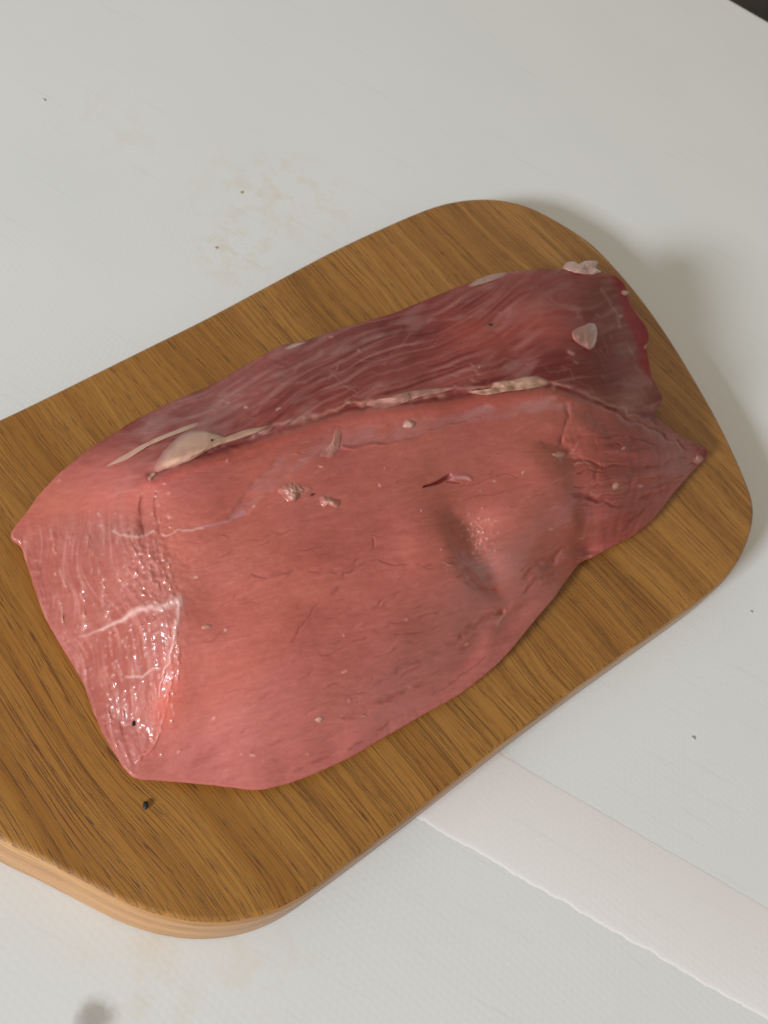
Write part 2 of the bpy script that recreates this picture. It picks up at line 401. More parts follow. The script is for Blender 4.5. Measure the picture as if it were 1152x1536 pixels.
def tps(c, lam):
    n = len(c); s = 200.0
    p = c[:, :2] / s; d = np.linalg.norm(p[:, None] - p[None], axis=2)
    K = np.where(d > 0, d * d * np.log(np.maximum(d, 1e-12)), 0) + lam * np.eye(n)
    Q = np.hstack([np.ones((n, 1)), p]); A = np.zeros((n + 3, n + 3)); A[:n, :n] = K; A[:n, n:] = Q; A[n:, :n] = Q.T
    x = np.linalg.solve(A, np.concatenate([c[:, 2], np.zeros(3)]))
    def ev(px, py):
        u, v = np.ravel(px) / s, np.ravel(py) / s; out = x[n] + x[n + 1] * u + x[n + 2] * v
        for i in range(n):
            r2 = (u - p[i, 0]) ** 2 + (v - p[i, 1]) ** 2
            out += x[i] * .5 * r2 * np.log(np.maximum(r2, 1e-12))
        return out.reshape(np.shape(px))
    return ev
ev = tps(ctl, .002)
# evaluate on a coarse raster, then refine
cy_, cx_ = np.mgrid[Y0:Y0 + H + 4:4, X0:X0 + W + 4:4].astype(float)
Zc = ev(cx_, cy_)
def bil(A, x, y, step=1.0):
    u = np.clip((x - X0) / step, 0, A.shape[1] - 1.001); v = np.clip((y - Y0) / step, 0, A.shape[0] - 1.001)
    i = u.astype(int); j = v.astype(int); a = u - i; b = v - j
    if A.ndim == 3: a = a[..., None]; b = b[..., None]
    return (A[j, i] * (1 - a) + A[j, i + 1] * a) * (1 - b) + (A[j + 1, i] * (1 - a) + A[j + 1, i + 1] * a) * b
Z = blur(bil(Zc, gx, gy, 4.0), 1.5)

# regions
ridge = [(205, 735), (228, 716), (262, 700), (300, 688), (350, 672), (400, 655), (440, 642), (480, 628), (520, 618), (560, 611), (600, 607), (640, 602), (680, 597), (720, 591), (760, 585), (800, 581), (830, 582),
         (860, 592), (890, 606), (920, 618), (950, 626), (985, 640), (1010, 652), (1040, 672), (1052, 690)]
BACK = poly(ridge[::-1] + [(205, 735), (150, 760), (60, 790), (0, 800), (0, 360), (1152, 360), (1152, 700)], 2.5, .6)
edge = [(10, 802), (60, 792), (120, 776), (180, 770), (222, 790), (238, 840), (262, 890), (270, 930), (266, 990), (250, 1050), (225, 1110), (188, 1165)]
FACE = poly(edge + [(100, 1200), (0, 1100), (0, 800)], 15, 1.0)
BACK = BACK * np.clip((gx + (740 - gy) * 1.6 - 60) / 150, 0, 1)
FLAP = poly([(925, 606), (985, 602), (1004, 630), (1046, 660), (1042, 669), (1004, 650), (962, 634), (930, 620)], 2)
RAW = poly([(922, 414), (930, 440), (934, 462), (944, 492), (957, 528), (968, 566), (984, 576), (1010, 540), (1000, 480), (955, 412)], 2.5, 1.2)
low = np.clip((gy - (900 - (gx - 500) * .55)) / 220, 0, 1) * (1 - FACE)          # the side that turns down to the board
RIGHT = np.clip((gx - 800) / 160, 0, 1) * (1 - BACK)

# --- colours
def L3(r, g, b, k=1.12): return lin(r, g, b) * k
def mixto(col, msk, c): return col + (np.asarray(c) - col) * np.clip(msk, 0, 1)[..., None]
COL = np.ones((H, W, 3)) * L3(169, 93, 81)
lumps = gnoise(45, 22, -15, 1); COL = mixto(COL, .25 * np.clip(lumps, 0, 2), L3(178, 102, 88)); COL = mixto(COL, .20 * np.clip(-lumps, 0, 2), L3(156, 80, 70))
hue = gnoise(34, 24, -15, 91); COL = mixto(COL, .14 * np.clip(hue, 0, 2), L3(172, 90, 70)); COL = mixto(COL, .14 * np.clip(-hue, 0, 2), L3(164, 90, 92))
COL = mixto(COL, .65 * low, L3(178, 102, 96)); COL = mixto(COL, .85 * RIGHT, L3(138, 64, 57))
BX, BY = gnoise(70, seed=121) * 16 + gnoise(22, seed=123) * 4, gnoise(70, seed=122) * 16 + gnoise(22, seed=124) * 4
def bil0(A): 
    u = np.clip(gx - X0 + BX, 0, W - 1.01); v = np.clip(gy - Y0 + BY, 0, H - 1.01)
    i = u.astype(int); j = v.astype(int); a = u - i; b = v - j
    return (A[j, i] * (1 - a) + A[j, i + 1] * a) * (1 - b) + (A[j + 1, i] * (1 - a) + A[j + 1, i + 1] * a) * b
fib_t = bil0(gnoise(22, 1.5, -14, 2)); fib_l = bil0(gnoise(14, 1.2, 84, 3)); fib_b = bil0(gnoise(26, 1.6, -24, 4))
spk = gnoise(1.1, seed=5); spk2 = gnoise(3.0, 1.8, -15, 55); mott = gnoise(9, 6, -15, 56)
COL = mixto(COL, .06 * np.clip(fib_t - .3, 0, 2) * (1 - FACE) * (1 - BACK), L3(200, 124, 112))
COL = mixto(COL, .06 * np.clip(-fib_t - .5, 0, 2) * (1 - FACE) * (1 - BACK), L3(150, 62, 60))
COL = mixto(COL, .9 * FACE, L3(149, 80, 69)); COL = mixto(COL, FACE * .34 * np.clip(fib_l, 0, 2), L3(176, 112, 102)); COL = mixto(COL, FACE * .30 * np.clip(-fib_l - .2, 0, 2), L3(150, 72, 64))
COL = mixto(COL, FACE * .35 * np.clip(gnoise(30, 40, 0, 6), 0, 2), L3(168, 100, 90))
# back muscle: darker, purplish, under a whitish veil of silverskin
bl = gnoise(60, 24, -20, 7)
backc = np.ones((H, W, 3)) * L3(124, 60, 54)
backc = mixto(backc, .5 * np.clip(bl, 0, 2), L3(106, 44, 42)); backc = mixto(backc, .4 * np.clip(-bl - .2, 0, 2), L3(140, 74, 68))
backc = mixto(backc, .30 * np.clip(fib_b - .2, 0, 2.2), L3(150, 100, 92)); backc = mixto(backc, .35 * np.clip(-fib_b - .5, 0, 2), L3(88, 32, 32))
veil = np.clip(gnoise(26, 12, -25, 8) * .6 + gnoise(9, 3, -20, 9) * .5 - .1, 0, 1.6)
backc = mixto(backc, .32 * veil, L3(156, 112, 106))
backc = mixto(backc, .75 * (blob(830, 490, 70, 30, 25) + .8 * blob(720, 500, 60, 26, 20)), L3(152, 70, 60))       # redder patches
backc = mixto(backc, .85 * np.clip((330 - gx) / 170, 0, 1) * np.clip((gy - 640) / 60, 0, 1), L3(164, 88, 78))      # pinker towards the near tip
backc = mixto(backc, .6 * blob(900, 540, 60, 40, 30), L3(112, 50, 50))
backc = backc * np.array([1.16, 1.20, 1.24]) * (1 - .14 * np.clip((gx - 780) / 100, 0, 1))[..., None]
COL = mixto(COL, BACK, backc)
COL = mixto(COL, .9 * RAW * np.clip(1 + .3 * gnoise(5, seed=10), 0, 1), L3(140, 28, 38))
COL = mixto(COL, .45 * FLAP * np.clip(.6 + .6 * gnoise(5, 3, 35, 11), 0, 1), L3(150, 106, 100))

DZ = np.zeros((H, W)); WET = np.clip(.16 + .10 * gnoise(40, seed=12), .03, 1)
def paint(pts, w0, w1, c, a, dz=0.0, warp=1.0, gate=None):
    global COL
    sl, k = line(pts, w0, w1, warp=warp)
    if k.size == 0: return
    if gate is not None: k = k * gate[sl]
    COL[sl] = COL[sl] + (np.asarray(c) - COL[sl]) * np.clip(k * a, 0, 1)[..., None]
    DZ[sl] += k * dz
DARK, DEEP, WHITE, VEIN = L3(126, 48, 50), L3(104, 20, 26), L3(214, 176, 168), L3(150, 76, 92)
brk = np.clip(.55 + .6 * gnoise(7, seed=13), 0, 1)       # breaks lines up
# groove where the top muscle meets the back one, and the rounded lip in front of it
rd = np.array(ridge, float)
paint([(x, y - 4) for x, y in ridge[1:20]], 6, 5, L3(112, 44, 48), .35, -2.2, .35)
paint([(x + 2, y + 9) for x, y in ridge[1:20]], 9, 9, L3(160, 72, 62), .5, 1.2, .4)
for a_, b_ in ((2, 6), (5, 9), (8, 13), (11, 17), (15, 20)):
    paint([(x + random.uniform(-2, 2), y - 9 + random.uniform(-2, 2)) for x, y in ridge[a_:b_]], random.uniform(3, 6), random.uniform(2, 5), L3(176, 130, 114), .55, .5, 1.6, brk)
# silverskin band on the top muscle
mem = poly([(335, 778), (372, 735), (398, 705), (415, 688), (448, 684), (490, 655), (540, 640), (600, 634), (645, 628), (705, 612), (760, 606), (700, 632), (655, 642), (610, 660), (560, 668), (520, 664), (470, 690), (430, 716), (385, 756), (350, 782)], 2.2)
COL = mixto(COL, .50 * mem * np.clip(.75 + .4 * gnoise(12, 5, -30, 14), 0, 1), L3(166, 110, 108)); DZ -= .5 * mem
sl, k = line([(515, 668), (545, 670), (575, 666), (610, 660), (640, 646), (690, 634), (720, 628)], 2.6, 1.6, warp=.6); DZ[sl] += k * .5; COL[sl] = COL[sl] * (1 - .10 * k[..., None])
paint([(300, 790), (335, 783), (365, 765)], 2, 3, L3(178, 124, 128), .6); paint([(240, 800), (280, 796), (305, 790)], 1.6, 1.6, WHITE, .35, .2)
mem2 = poly([(690, 622), (740, 608), (800, 600), (838, 590), (852, 606), (860, 622), (830, 612), (800, 618), (750, 628), (700, 634)], 2.5)
COL = mixto(COL, .42 * mem2 * np.clip(.7 + .5 * gnoise(8, 4, -10, 15), 0, 1), L3(186, 136, 134))
# dents
def dent(x, y, rx, ry, ang, d):
    global DZ
    DZ -= d * blob(x, y, rx, ry, ang)
LX, LY = gnoise(28, seed=111) * 6, gnoise(28, seed=112) * 6
def hollow(x0, y0, x1, y1, d, wl, wr, ext=1.0):
    """smooth hollow along an axis: steep on its left side, easing out to the right"""
    global DZ
    x = gx + LX; y = gy + LY
    L = math.hypot(x1 - x0, y1 - y0); ax, ay = (x1 - x0) / L, (y1 - y0) / L
    v = ((x - (x0 + x1) / 2) * ax + (y - (y0 + y1) / 2) * ay) / (L * .5 * ext); u = (x - x0) * -ay * -1 + (y - y0) * -ax
    k = np.where(u < 0, np.exp(-(u / wl) ** 2), np.exp(-(u / wr) ** 2)) * np.exp(-v ** 2 * 1.1)
    DZ -= d * k
hollow(680, 764, 708, 850, 6.5, 17, 46, 1.1); hollow(704, 852, 744, 884, 5.5, 11, 34, 1.3); hollow(862, 745, 884, 812, 6.5, 15, 32, 1.3)
hollow(846, 668, 852, 722, 3.5, 11, 24, 1.2); dent(882, 828, 22, 20, 60, 4.0); dent(830, 668, 22, 8, 15, 1.6)
DZ += 2.4 * blob(790, 790, 50, 42, -15) + 1.6 * blob(630, 790, 36, 60, 0) + 2.4 * blob(925, 735, 40, 45, 0) + 1.8 * blob(885, 645, 40, 22, 20) + 1.6 * blob(850, 700, 10, 16, 0) + 1.5 * blob(800, 690, 50, 22, 10)
dent(770, 925, 44, 16, -50, 2.6); dent(700, 985, 40, 12, -38, 1.8); dent(600, 1020, 46, 11, -28, 1.3); dent(215, 775, 8, 30, 5, 1.6)
DZ += 1.4 * blob(730, 980, 24, 14, -40)
COL = mixto(COL, .40 * blob(700, 835, 60, 16, 62), L3(140, 66, 58)); COL = mixto(COL, .14 * blob(800, 838, 60, 22, -20), L3(156, 100, 96))  # first tone paints the hollow's shade in darker red-brown
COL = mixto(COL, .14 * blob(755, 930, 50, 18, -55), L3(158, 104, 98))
WET += .55 * blob(722, 805, 36, 24, 60) + .45 * blob(740, 850, 26, 26, 0)
# slits and cracks
paint([(636, 729), (652, 725), (664, 719), (674, 714)], 1.0, 3.2, DEEP, .9, -1.8, .4); paint([(672, 722), (690, 722)], 1.6, 1.2, DEEP, .5, -.6, .4)
paint([(676, 716), (690, 712), (706, 714)], 4, 2.5, L3(186, 126, 130), .7, .7, .5)
paint([(694, 725), (740, 712), (780, 716)], 1.0, .8, DARK, .35, -.2, 1.0, brk)
for p, ww, d in [([(380, 860), (430, 857), (475, 861), (500, 858), (530, 845), (555, 828), (562, 814), (561, 806)], 2.0, -.8), ([(515, 857), (560, 843), (600, 845), (640, 853), (668, 848), (690, 841)], 1.7, -.7),
                 ([(513, 860), (506, 885), (475, 906), (458, 935), (440, 962)], 2.2, -.5), ([(330, 805), (360, 815), (385, 818), (420, 800)], 1.3, -.3), ([(330, 840), (365, 812), (395, 805), (450, 790)], 1.3, -.3),
                 ([(590, 938), (625, 926), (660, 912), (690, 900)], 1.5, -.8), ([(560, 800), (590, 800), (640, 790)], 1.2, -.3), ([(480, 982), (520, 968), (552, 956)], 1.3, -.6), ([(548, 990), (580, 976), (620, 962)], 2.0, -.8),
                 ([(592, 955), (640, 945), (660, 938)], 1.6, -.7), ([(496, 1028), (512, 1023)], 1.6, -.7), ([(430, 1085), (480, 1060), (540, 1040), (600, 1005)], 1.5, -.6), ([(380, 1128), (440, 1105), (500, 1085)], 1.6, -.6),
                 ([(440, 1160), (500, 1128), (560, 1100), (620, 1066)], 1.6, -.9), ([(390, 1050), (420, 1030), (470, 1012)], 1.2, -.4), ([(620, 1030), (660, 1005), (700, 990)], 1.6, -.8), ([(650, 1040), (690, 1015), (730, 985)], 1.5, -.8),
                 ([(640, 850), (665, 838), (690, 836)], 1.6, -.8), ([(680, 843), (698, 850), (704, 860)], 2.2, -1.6), ([(684, 862), (700, 856)], 1.5, -1.2), ([(700, 868), (716, 880), (738, 886), (750, 882)], 2.2, -1.6),
                 ([(664, 762), (680, 800), (694, 836)], 3.0, -1.2), ([(770, 760), (820, 740), (850, 752)], 1.4, -.6), ([(715, 745), (760, 738), (800, 728)], 1.2, -.4), ([(860, 742), (900, 752), (940, 758), (975, 745)], 1.7, -.9),
                 ([(850, 692), (880, 698), (930, 702), (985, 694), (1040, 684)], 1.5, -.6), ([(840, 660), (880, 668), (930, 668), (980, 672)], 1.2, -.4), ([(810, 662), (830, 676), (852, 682)], 2.2, -1.6), ([(856, 760), (868, 785), (884, 800)], 2.5, -1.2),
                 ([(890, 800), (930, 790), (965, 770)], 1.4, -.6), ([(900, 720), (950, 722), (990, 712)], 1.1, -.4), ([(780, 855), (820, 835), (860, 812)], 1.8, -.9), ([(740, 905), (790, 870), (830, 845)], 1.5, -.7),
                 ([(300, 960), (350, 940), (400, 935)], 1.1, -.3), ([(280, 1060), (340, 1040), (400, 1035)], 1.1, -.3), ([(760, 880), (800, 870), (815, 855)], 1.4, -.6)]:
    paint(p, ww * 1.25, ww * .8, L3(134, 60, 62), .42, d * .32, 1.0, brk)
# lumps and folds of the right end and the lower right side
for x, y, rx, ry, a_, h in [(935, 676, 46, 9, 2, 1.5), (930, 716, 44, 9, -4, 1.6), (920, 772, 36, 10, -12, 1.5), (985, 706, 30, 8, -14, 1.0), (868, 628, 26, 14, 15, 1.8), (836, 640, 22, 12, 0, 1.4), (900, 655, 22, 9, 20, 1.0), (820, 715, 26, 18, 0, 1.2),
                            (812, 868, 22, 12, -35, 1.6), (775, 905, 22, 10, -45, 1.3), (700, 950, 34, 12, -30, 1.2), (640, 990, 36, 10, -28, 1.0), (560, 1062, 36, 9, -26, .9), (850, 835, 16, 12, -30, 1.4), (735, 955, 18, 10, -45, 1.2)]:
    DZ += h * blob(x, y, rx, ry, a_)
for p, ww, d in [([(852, 694), (900, 699), (950, 700), (1000, 692), (1042, 684)], 3.0, -1.3), ([(862, 744), (905, 752), (945, 757), (985, 742)], 3.5, -1.4), ([(842, 655), (880, 660), (930, 655), (980, 664)], 2.8, -1.0), ([(882, 802), (925, 794), (968, 770)], 3.2, -1.1),
                 ([(905, 612), (945, 632), (990, 650), (1036, 674)], 3.0, -1.5), ([(785, 868), (815, 846), (850, 822)], 5.5, -1.0), ([(752, 918), (790, 884), (826, 858)], 6, -.8), ([(690, 950), (730, 925), (765, 915)], 6, -.8),
                 ([(600, 1000), (650, 985), (690, 955)], 6, -.6), ([(520, 1070), (560, 1060), (610, 1035)], 6, -.6), ([(846, 600), (850, 630), (842, 660)], 4.0, -1.0), ([(892, 640), (896, 680), (890, 720)], 4.0, -.8), ([(945, 660), (950, 700), (944, 740)], 4.0, -.7)]:
    paint(p, ww, ww * .6, L3(124, 54, 50), .30, d, 1.2, np.clip(brk + .3, 0, 1))
for p, ww in [([(852, 690), (862, 676), (868, 664)], 3.2), ([(858, 704), (872, 700), (884, 706)], 2.6), ([(690, 844), (676, 850), (664, 846)], 2.0), ([(770, 842), (800, 826), (830, 816)], 3.0), ([(748, 936), (762, 922), (770, 905)], 3.0), ([(905, 606), (950, 622), (1000, 642)], 2.2), ([(870, 810), (884, 796)], 2.6)]:
    paint(p, ww, ww * .6, L3(190, 140, 134), .55, .4, 1.5, brk)
for i in range(26):                                               # folds converging on the right tip
    y = random.uniform(640, 800); x = random.uniform(835, 900); e = random.uniform(.25, .8)
    tx, ty = 1048, 686
    ex, ey = x + (tx - x) * e, y + (ty - y) * e * .55
    paint([(x, y), ((x + ex) / 2, (y + ey) / 2 + random.uniform(-5, 5)), (ex, ey)], random.uniform(1.0, 2.0), .8, DARK if i % 3 else L3(176, 118, 108), random.uniform(.2, .45), -random.uniform(.3, .9) if i % 3 else .35, 1.0, brk)
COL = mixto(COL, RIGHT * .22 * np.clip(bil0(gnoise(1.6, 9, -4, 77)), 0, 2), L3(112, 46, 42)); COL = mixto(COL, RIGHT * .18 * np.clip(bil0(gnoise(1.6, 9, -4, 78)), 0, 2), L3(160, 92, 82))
for i in range(190):                                              # short fibre creases
    x = random.uniform(280, 1000); y = random.uniform(640, 1150); L = random.uniform(12, 52)
    a = radians(random.gauss(-16 if y < 860 else -24, 6)); c = L / 2
    j = int(min(max(y - Y0, 0), H - 1)); i2 = int(x)
    if BACK[j, i2] > .3 or FACE[j, i2] > .3: continue
    pts = [(x - c * cos(a), y - c * sin(a)), (x, y + random.uniform(-3, 3)), (x + c * cos(a), y + c * sin(a))]
    lt = random.random() < .4
    paint(pts, random.uniform(.8, 1.3), .6, L3(204, 140, 134) if lt else DARK, random.uniform(.12, .32), random.uniform(-.05, .1) if lt else -random.uniform(.08, .3), 1.0, brk)
COL = mixto(COL, .9 * blob(741, 884, 7, 3.5, 10), L3(186, 74, 40))
# white connective tissue on the cut face, and a highlight painted down its ridge
paint([(152, 946), (172, 934), (200, 920), (232, 912), (266, 906)], 2.6, 6.0, WHITE, .58, .35); paint([(262, 906), (267, 922), (264, 945), (254, 978), (245, 1008), (238, 1045)], 3.6, 1.4, WHITE, .55, .4, .8)
paint([(192, 1013), (214, 1011), (236, 1004)], 2.0, 1.4, WHITE, .42, .3); paint([(120, 960), (150, 946)], 2, 3, WHITE, .3); paint([(170, 800), (200, 806), (228, 798)], 2.2, 2, WHITE, .35, .4)
paint([(262, 985), (258, 1030), (246, 1080), (222, 1125), (196, 1156)], 1.4, 1.2, L3(206, 120, 108), .5, .7, 1.0, brk)  # bright line painted in as the wet ridge's highlight
COL = mixto(COL, .5 * blob(250, 1040, 22, 60, 12), L3(198, 92, 74))
paint([(214, 742), (211, 770), (215, 795), (218, 815)], 2.6, 1.6, DARK, .35, -.9, .6, brk); paint([(232, 740), (234, 765), (236, 800)], 1.5, 1.3, DARK, .3, -.6)
# silverskin streaks on the back muscle
SILV = L3(158, 118, 108)
for p, ww, a, d in [([(330, 598), (400, 566), (450, 548), (500, 528), (550, 508), (600, 492), (650, 478), (700, 472), (750, 468)], 5, .55, .5), ([(310, 612), (360, 596), (420, 576), (480, 566), (520, 540)], 2.2, .5, .4),
                    ([(480, 530), (530, 512), (580, 496)], 8, .5, .4), ([(505, 580), (540, 566), (580, 556), (640, 552), (700, 556)], 2, .5, .4), ([(530, 590), (580, 576), (640, 565), (720, 568)], 3, .4, .4),
                    ([(480, 545), (500, 560), (520, 575), (535, 582)], 1.4, .5, .4), ([(380, 520), (420, 540), (470, 530)], 1.5, .3, .2), ([(575, 540), (580, 552), (576, 560)], 1.6, .6, .3), ([(720, 540), (770, 520), (800, 525)], 3, .3, .2),
                    ([(760, 470), (800, 440), (850, 425)], 2.2, .35, .3), ([(840, 440), (860, 462), (872, 478)], 5, .4, .3), ([(905, 432), (920, 470), (940, 520), (962, 560), (988, 590)], 2.2, .7, .5),
                    ([(895, 450), (905, 480), (930, 530), (955, 575)], 1.2, .5, .3), ([(880, 440), (900, 500), (935, 570)], 1.1, .45, .3), ([(850, 430), (880, 500), (910, 560), (950, 590)], 1.0, .4, .2), ([(910, 440), (925, 480), (950, 540)], 1.0, .5, .2), ([(930, 575), (960, 582), (985, 598), (975, 610)], 2.2, .55, .6), ([(900, 590), (940, 596), (980, 606)], 2, .4, .3),
                    ([(690, 560), (740, 548), (800, 545), (850, 556)], 2.4, .3, .2), ([(860, 600), (900, 600), (940, 612), (985, 625)], 4, .45, .4), ([(960, 628), (1000, 645), (1040, 668)], 3.5, .6, .6),
                    ([(200, 670), (250, 640), (300, 622)], 3, .3, .2), ([(640, 440), (700, 424), (760, 408), (850, 404)], 3, .5, .4), ([(210, 690), (190, 720), (170, 745)], 3, .3, 0)]:
    paint(p, ww, ww * .7, SILV, a * .8, d * .6, 1.4, brk)
for i in range(120):
    x = random.uniform(180, 960); y = random.uniform(410, 690); L = random.uniform(20, 80)
    j = int(y - Y0)
    if BACK[j, int(x)] < .6: continue
    a = radians(random.gauss(-20 if x < 820 else 35, 12)); c = L / 2
    paint([(x - c * cos(a), y - c * sin(a)), (x + random.uniform(-4, 4), y + random.uniform(-6, 6)), (x + c * cos(a), y + c * sin(a))], random.uniform(.8, 2.0), .7,
          SILV if random.random() < .62 else L3(104, 40, 46), random.uniform(.12, .38), random.uniform(-.15, .2), 1.6, brk)
COL = mixto(COL, .92 * RAW * np.clip(.9 + .3 * gnoise(5, seed=10), 0, 1), L3(132, 22, 34))
# small pale flecks of fat
for i in range(80):
    x = random.uniform(60, 1020); y = random.uniform(440, 1150); r = random.uniform(.8, 2.2)
    sl, k = line([(x, y), (x + random.uniform(-5, 5), y + random.uniform(-3, 3))], r, r, warp=.6)
    if k.size: COL[sl] = COL[sl] + (L3(216, 170, 158) - COL[sl]) * (k * random.uniform(.25, .7))[..., None]; DZ[sl] += k * .25
# fine speckle everywhere
kf = 1 + .012 * spk + .022 * spk2 + .02 * mott + .03 * gnoise(5.0, 1.0, -15, 57)
COL = COL * np.stack([kf ** .7, kf * 1.0, kf * 1.0], 2)
# --- relief
inner = 1.0
DZ += gnoise(42, 24, -15, 20) * .6 * (1 - .5 * FACE) + gnoise(16, 8, -16, 21) * .10 * (1 - FACE)
DZ += (1 - FACE) * (1 - BACK) * fib_t * .01 + BACK * (fib_b * .10 + gnoise(12, 5, -22, 22) * .16)
DZ += gnoise(5, 2.4, -15, 63) * (.03 + .05 * BACK) * (1 - FACE) + spk2 * .012
DZ += RIGHT * bil0(gnoise(2.0, 11, -6, 23)) * .07 + low * gnoise(22, 5, -26, 24) * .16
DZ += FACE * (fib_l * .06 + gnoise(8, 3.0, 80, 25) * .10 + gnoise(3, 1.6, 70, 26) * .05 + gnoise(24, 16, 0, 27) * .45)
# wet corrugations down the cut face: wide at its outer side, finer towards the ridge
ph = (gx + BX * .5 + (gy - 900) * -.12)
cor = (.5 + .5 * np.sin(ph * 2 * pi / 29 - .9)) ** 4 * np.clip((190 - gx) / 40, 0, 1) * .55 + (.5 + .5 * np.sin(ph * 2 * pi / 13.5 + 1.6 * gnoise(25, seed=61))) ** 3 * np.clip((gx - 140) / 40, 0, 1) * .24
DZ += FACE * cor * (.55 + .35 * np.clip((1010 - gy) / 60, 0, 1)) * .6 * np.clip(.5 + .8 * gnoise(5, 10, 0, 62), 0, 1.8)
# wet bumps added along the fibres for glints, a pale highlight painted on each
def glint_bump(x, y, rx, ry, h):
    sl = (slice(int(y - 5 * ry - Y0), int(y + 5 * ry - Y0) + 1), slice(max(0, int(x - 5 * rx - X0)), int(x + 5 * rx - X0) + 1))
    k = np.exp(-(((gx[sl] - x) / rx) ** 2 + ((gy[sl] - y) / ry) ** 2))
    DZ[sl] += h * k; WET[sl] = np.maximum(WET[sl], np.clip(k * 1.6, 0, .95)); COL[sl] = COL[sl] + (L3(206, 150, 140) - COL[sl]) * (.35 * k)[..., None]
for x, y, L, n_ in [(92, 858, 26, 5), (90, 902, 28, 5), (118, 852, 46, 8), (121, 914, 30, 6), (149, 856, 48, 9), (154, 906, 20, 3), (166, 930, 20, 3), (178, 860, 30, 5), (186, 826, 46, 6), (198, 812, 70, 9), (209, 820, 80, 9),
                    (221, 815, 80, 10), (232, 822, 60, 8), (243, 830, 60, 8), (252, 850, 50, 7), (164, 950, 60, 8), (168, 1012, 50, 6), (184, 962, 30, 5), (196, 940, 50, 6), (212, 940, 40, 5), (224, 938, 44, 6), (160, 1040, 40, 5), (182, 1030, 44, 6),
                    (200, 1030, 50, 6), (75, 795, 30, 4), (100, 795, 20, 3), (126, 790, 24, 3), (150, 775, 34, 4), (172, 790, 24, 4), (236, 745, 40, 5), (228, 770, 40, 4), (250, 760, 30, 3), (262, 930, 90, 9), (254, 1010, 70, 7), (238, 1070, 60, 6)]:
    for q in range(n_):
        t = (q + random.uniform(-.35, .35)) / max(1, n_ - 1)
        if random.random() < .12: continue
        big = x < 160 and 850 < y < 930
        glint_bump(x + random.gauss(0, 1.2) + 5 * math.sin(t * 2), y + t * L, random.uniform(1.5, 2.3) * (1.35 if big else 1), random.uniform(2.0, 4.0) * (1.4 if big else 1), random.uniform(.28, .6) * (1.5 if big else 1))
for i in range(110):
    x = random.gauss(190, 55); y = random.gauss(940, 95); j, i2 = int(y - Y0), int(x)
    if 20 < x < 300 and 740 < y < 1140 and FACE[j, i2] > .35: glint_bump(x, y, random.uniform(1.2, 1.7), random.uniform(1.3, 2.4), random.uniform(.15, .4))
for i in range(70):
    glint_bump(random.gauss(716, 12), random.gauss(806, 24), random.uniform(1.2, 1.8), random.uniform(1.2, 2.2), random.uniform(.15, .45))
rough_wet = gnoise(2.2, seed=28)
DZ += (.10 * blob(722, 808, 36, 20, 60) + .12 * blob(225, 850, 60, 70, 0) + .05 * FACE + .008) * rough_wet
WET += .08 * (1 - BACK) + FACE * (.24 + .12 * gnoise(14, seed=29)) + .35 * blob(230, 790, 60, 60) + .25 * blob(450, 745, 40, 24) + .12 * low
WET *= (1 - .85 * BACK * np.clip((gx - 200) / 200, 0, 1)); WET *= 1 - .7 * FACE * np.clip((gy - 1000) / 120, 0, 1)
WET = np.clip(WET, .0, 1); COL = np.clip(COL, .004, .95)
# relief fades out right at the rim so the silhouette stays put
Z = Z + DZ

# --- mesh: polar sheet over the outline, skirt down to the board, cap below
NA, NR = 1760, 350
rim_s = spline(np.array(rim, float)[::-1], 4 * NA)
ctr = np.array([545.0, 795.0])
th = np.arctan2(rim_s[:, 1] - ctr[1], rim_s[:, 0] - ctr[0])
rim_p = rim_s[np.linspace(0, len(rim_s), NA, endpoint=False).astype(int)]
jit = np.convolve(np.tile(rng.normal(0, 1, NA), 3), np.ones(5) / 5, 'same')[NA:2 * NA] + np.convolve(np.tile(rng.normal(0, 3, NA), 3), np.ones(19) / 19, 'same')[NA:2 * NA]
dirs = rim_p[:, :2] - ctr; ln = np.linalg.norm(dirs, axis=1); dirs /= ln[:, None]
rim_p = rim_p.copy(); rim_p[:, :2] += dirs * (jit * .3)[:, None]
rr = np.linspace(0, 1, NR + 1)[1:]
px = ctr[0] + (rim_p[:, 0] - ctr[0])[None] * rr[:, None]; py = ctr[1] + (rim_p[:, 1] - ctr[1])[None] * rr[:, None]
fade = np.clip((1 - rr) * ln.mean() / 14.0, 0, 1)[:, None]
zin = bil(Z, px, py)
# exact rim heights at the boundary
dzr = rim_p[:, 2] - zin[-1]
k_ = np.exp(-((1 - rr)[:, None] * ln[None] / 20.0) ** 2)
zz = np.maximum(zin + dzr[None] * k_, 1.0)
P = unp(px, py, HB + zz / 1000)
col_v = bil(COL, px, py); wet_v = bil(WET, px, py)
c0z = bil(Z, ctr[0:1], ctr[1:2]); P0 = unp(ctr[0], ctr[1], HB + c0z[0] / 1000)
SK = 12
rim3 = P[-1]; hgt = (rim3[:, 2] - HB)
viewd = rim3 - CAM; viewd[:, 2] = 0; viewd /= np.linalg.norm(viewd, axis=1)[:, None]
cen = np.array([0.0, 0.0, 0]); tang = np.roll(rim3, -1, 0) - np.roll(rim3, 1, 0); tang[:, 2] = 0
tang = np.stack([np.convolve(np.tile(tang[:, k], 3), np.ones(41) / 41, 'same')[NA:2 * NA] for k in range(3)], 1); tang /= np.linalg.norm(tang, axis=1)[:, None]
nrm = np.stack([tang[:, 1], -tang[:, 0], np.zeros(NA)], 1)
mid2 = rim3.mean(0); 
if np.mean(np.sum(nrm * (rim3 - mid2), 1)) < 0: nrm = -nrm
back = np.clip((hgt - .009) / .012, 0, 1)
back = np.convolve(np.tile(back, 3), np.ones(31) / 31, 'same')[NA:2 * NA]
rings = []
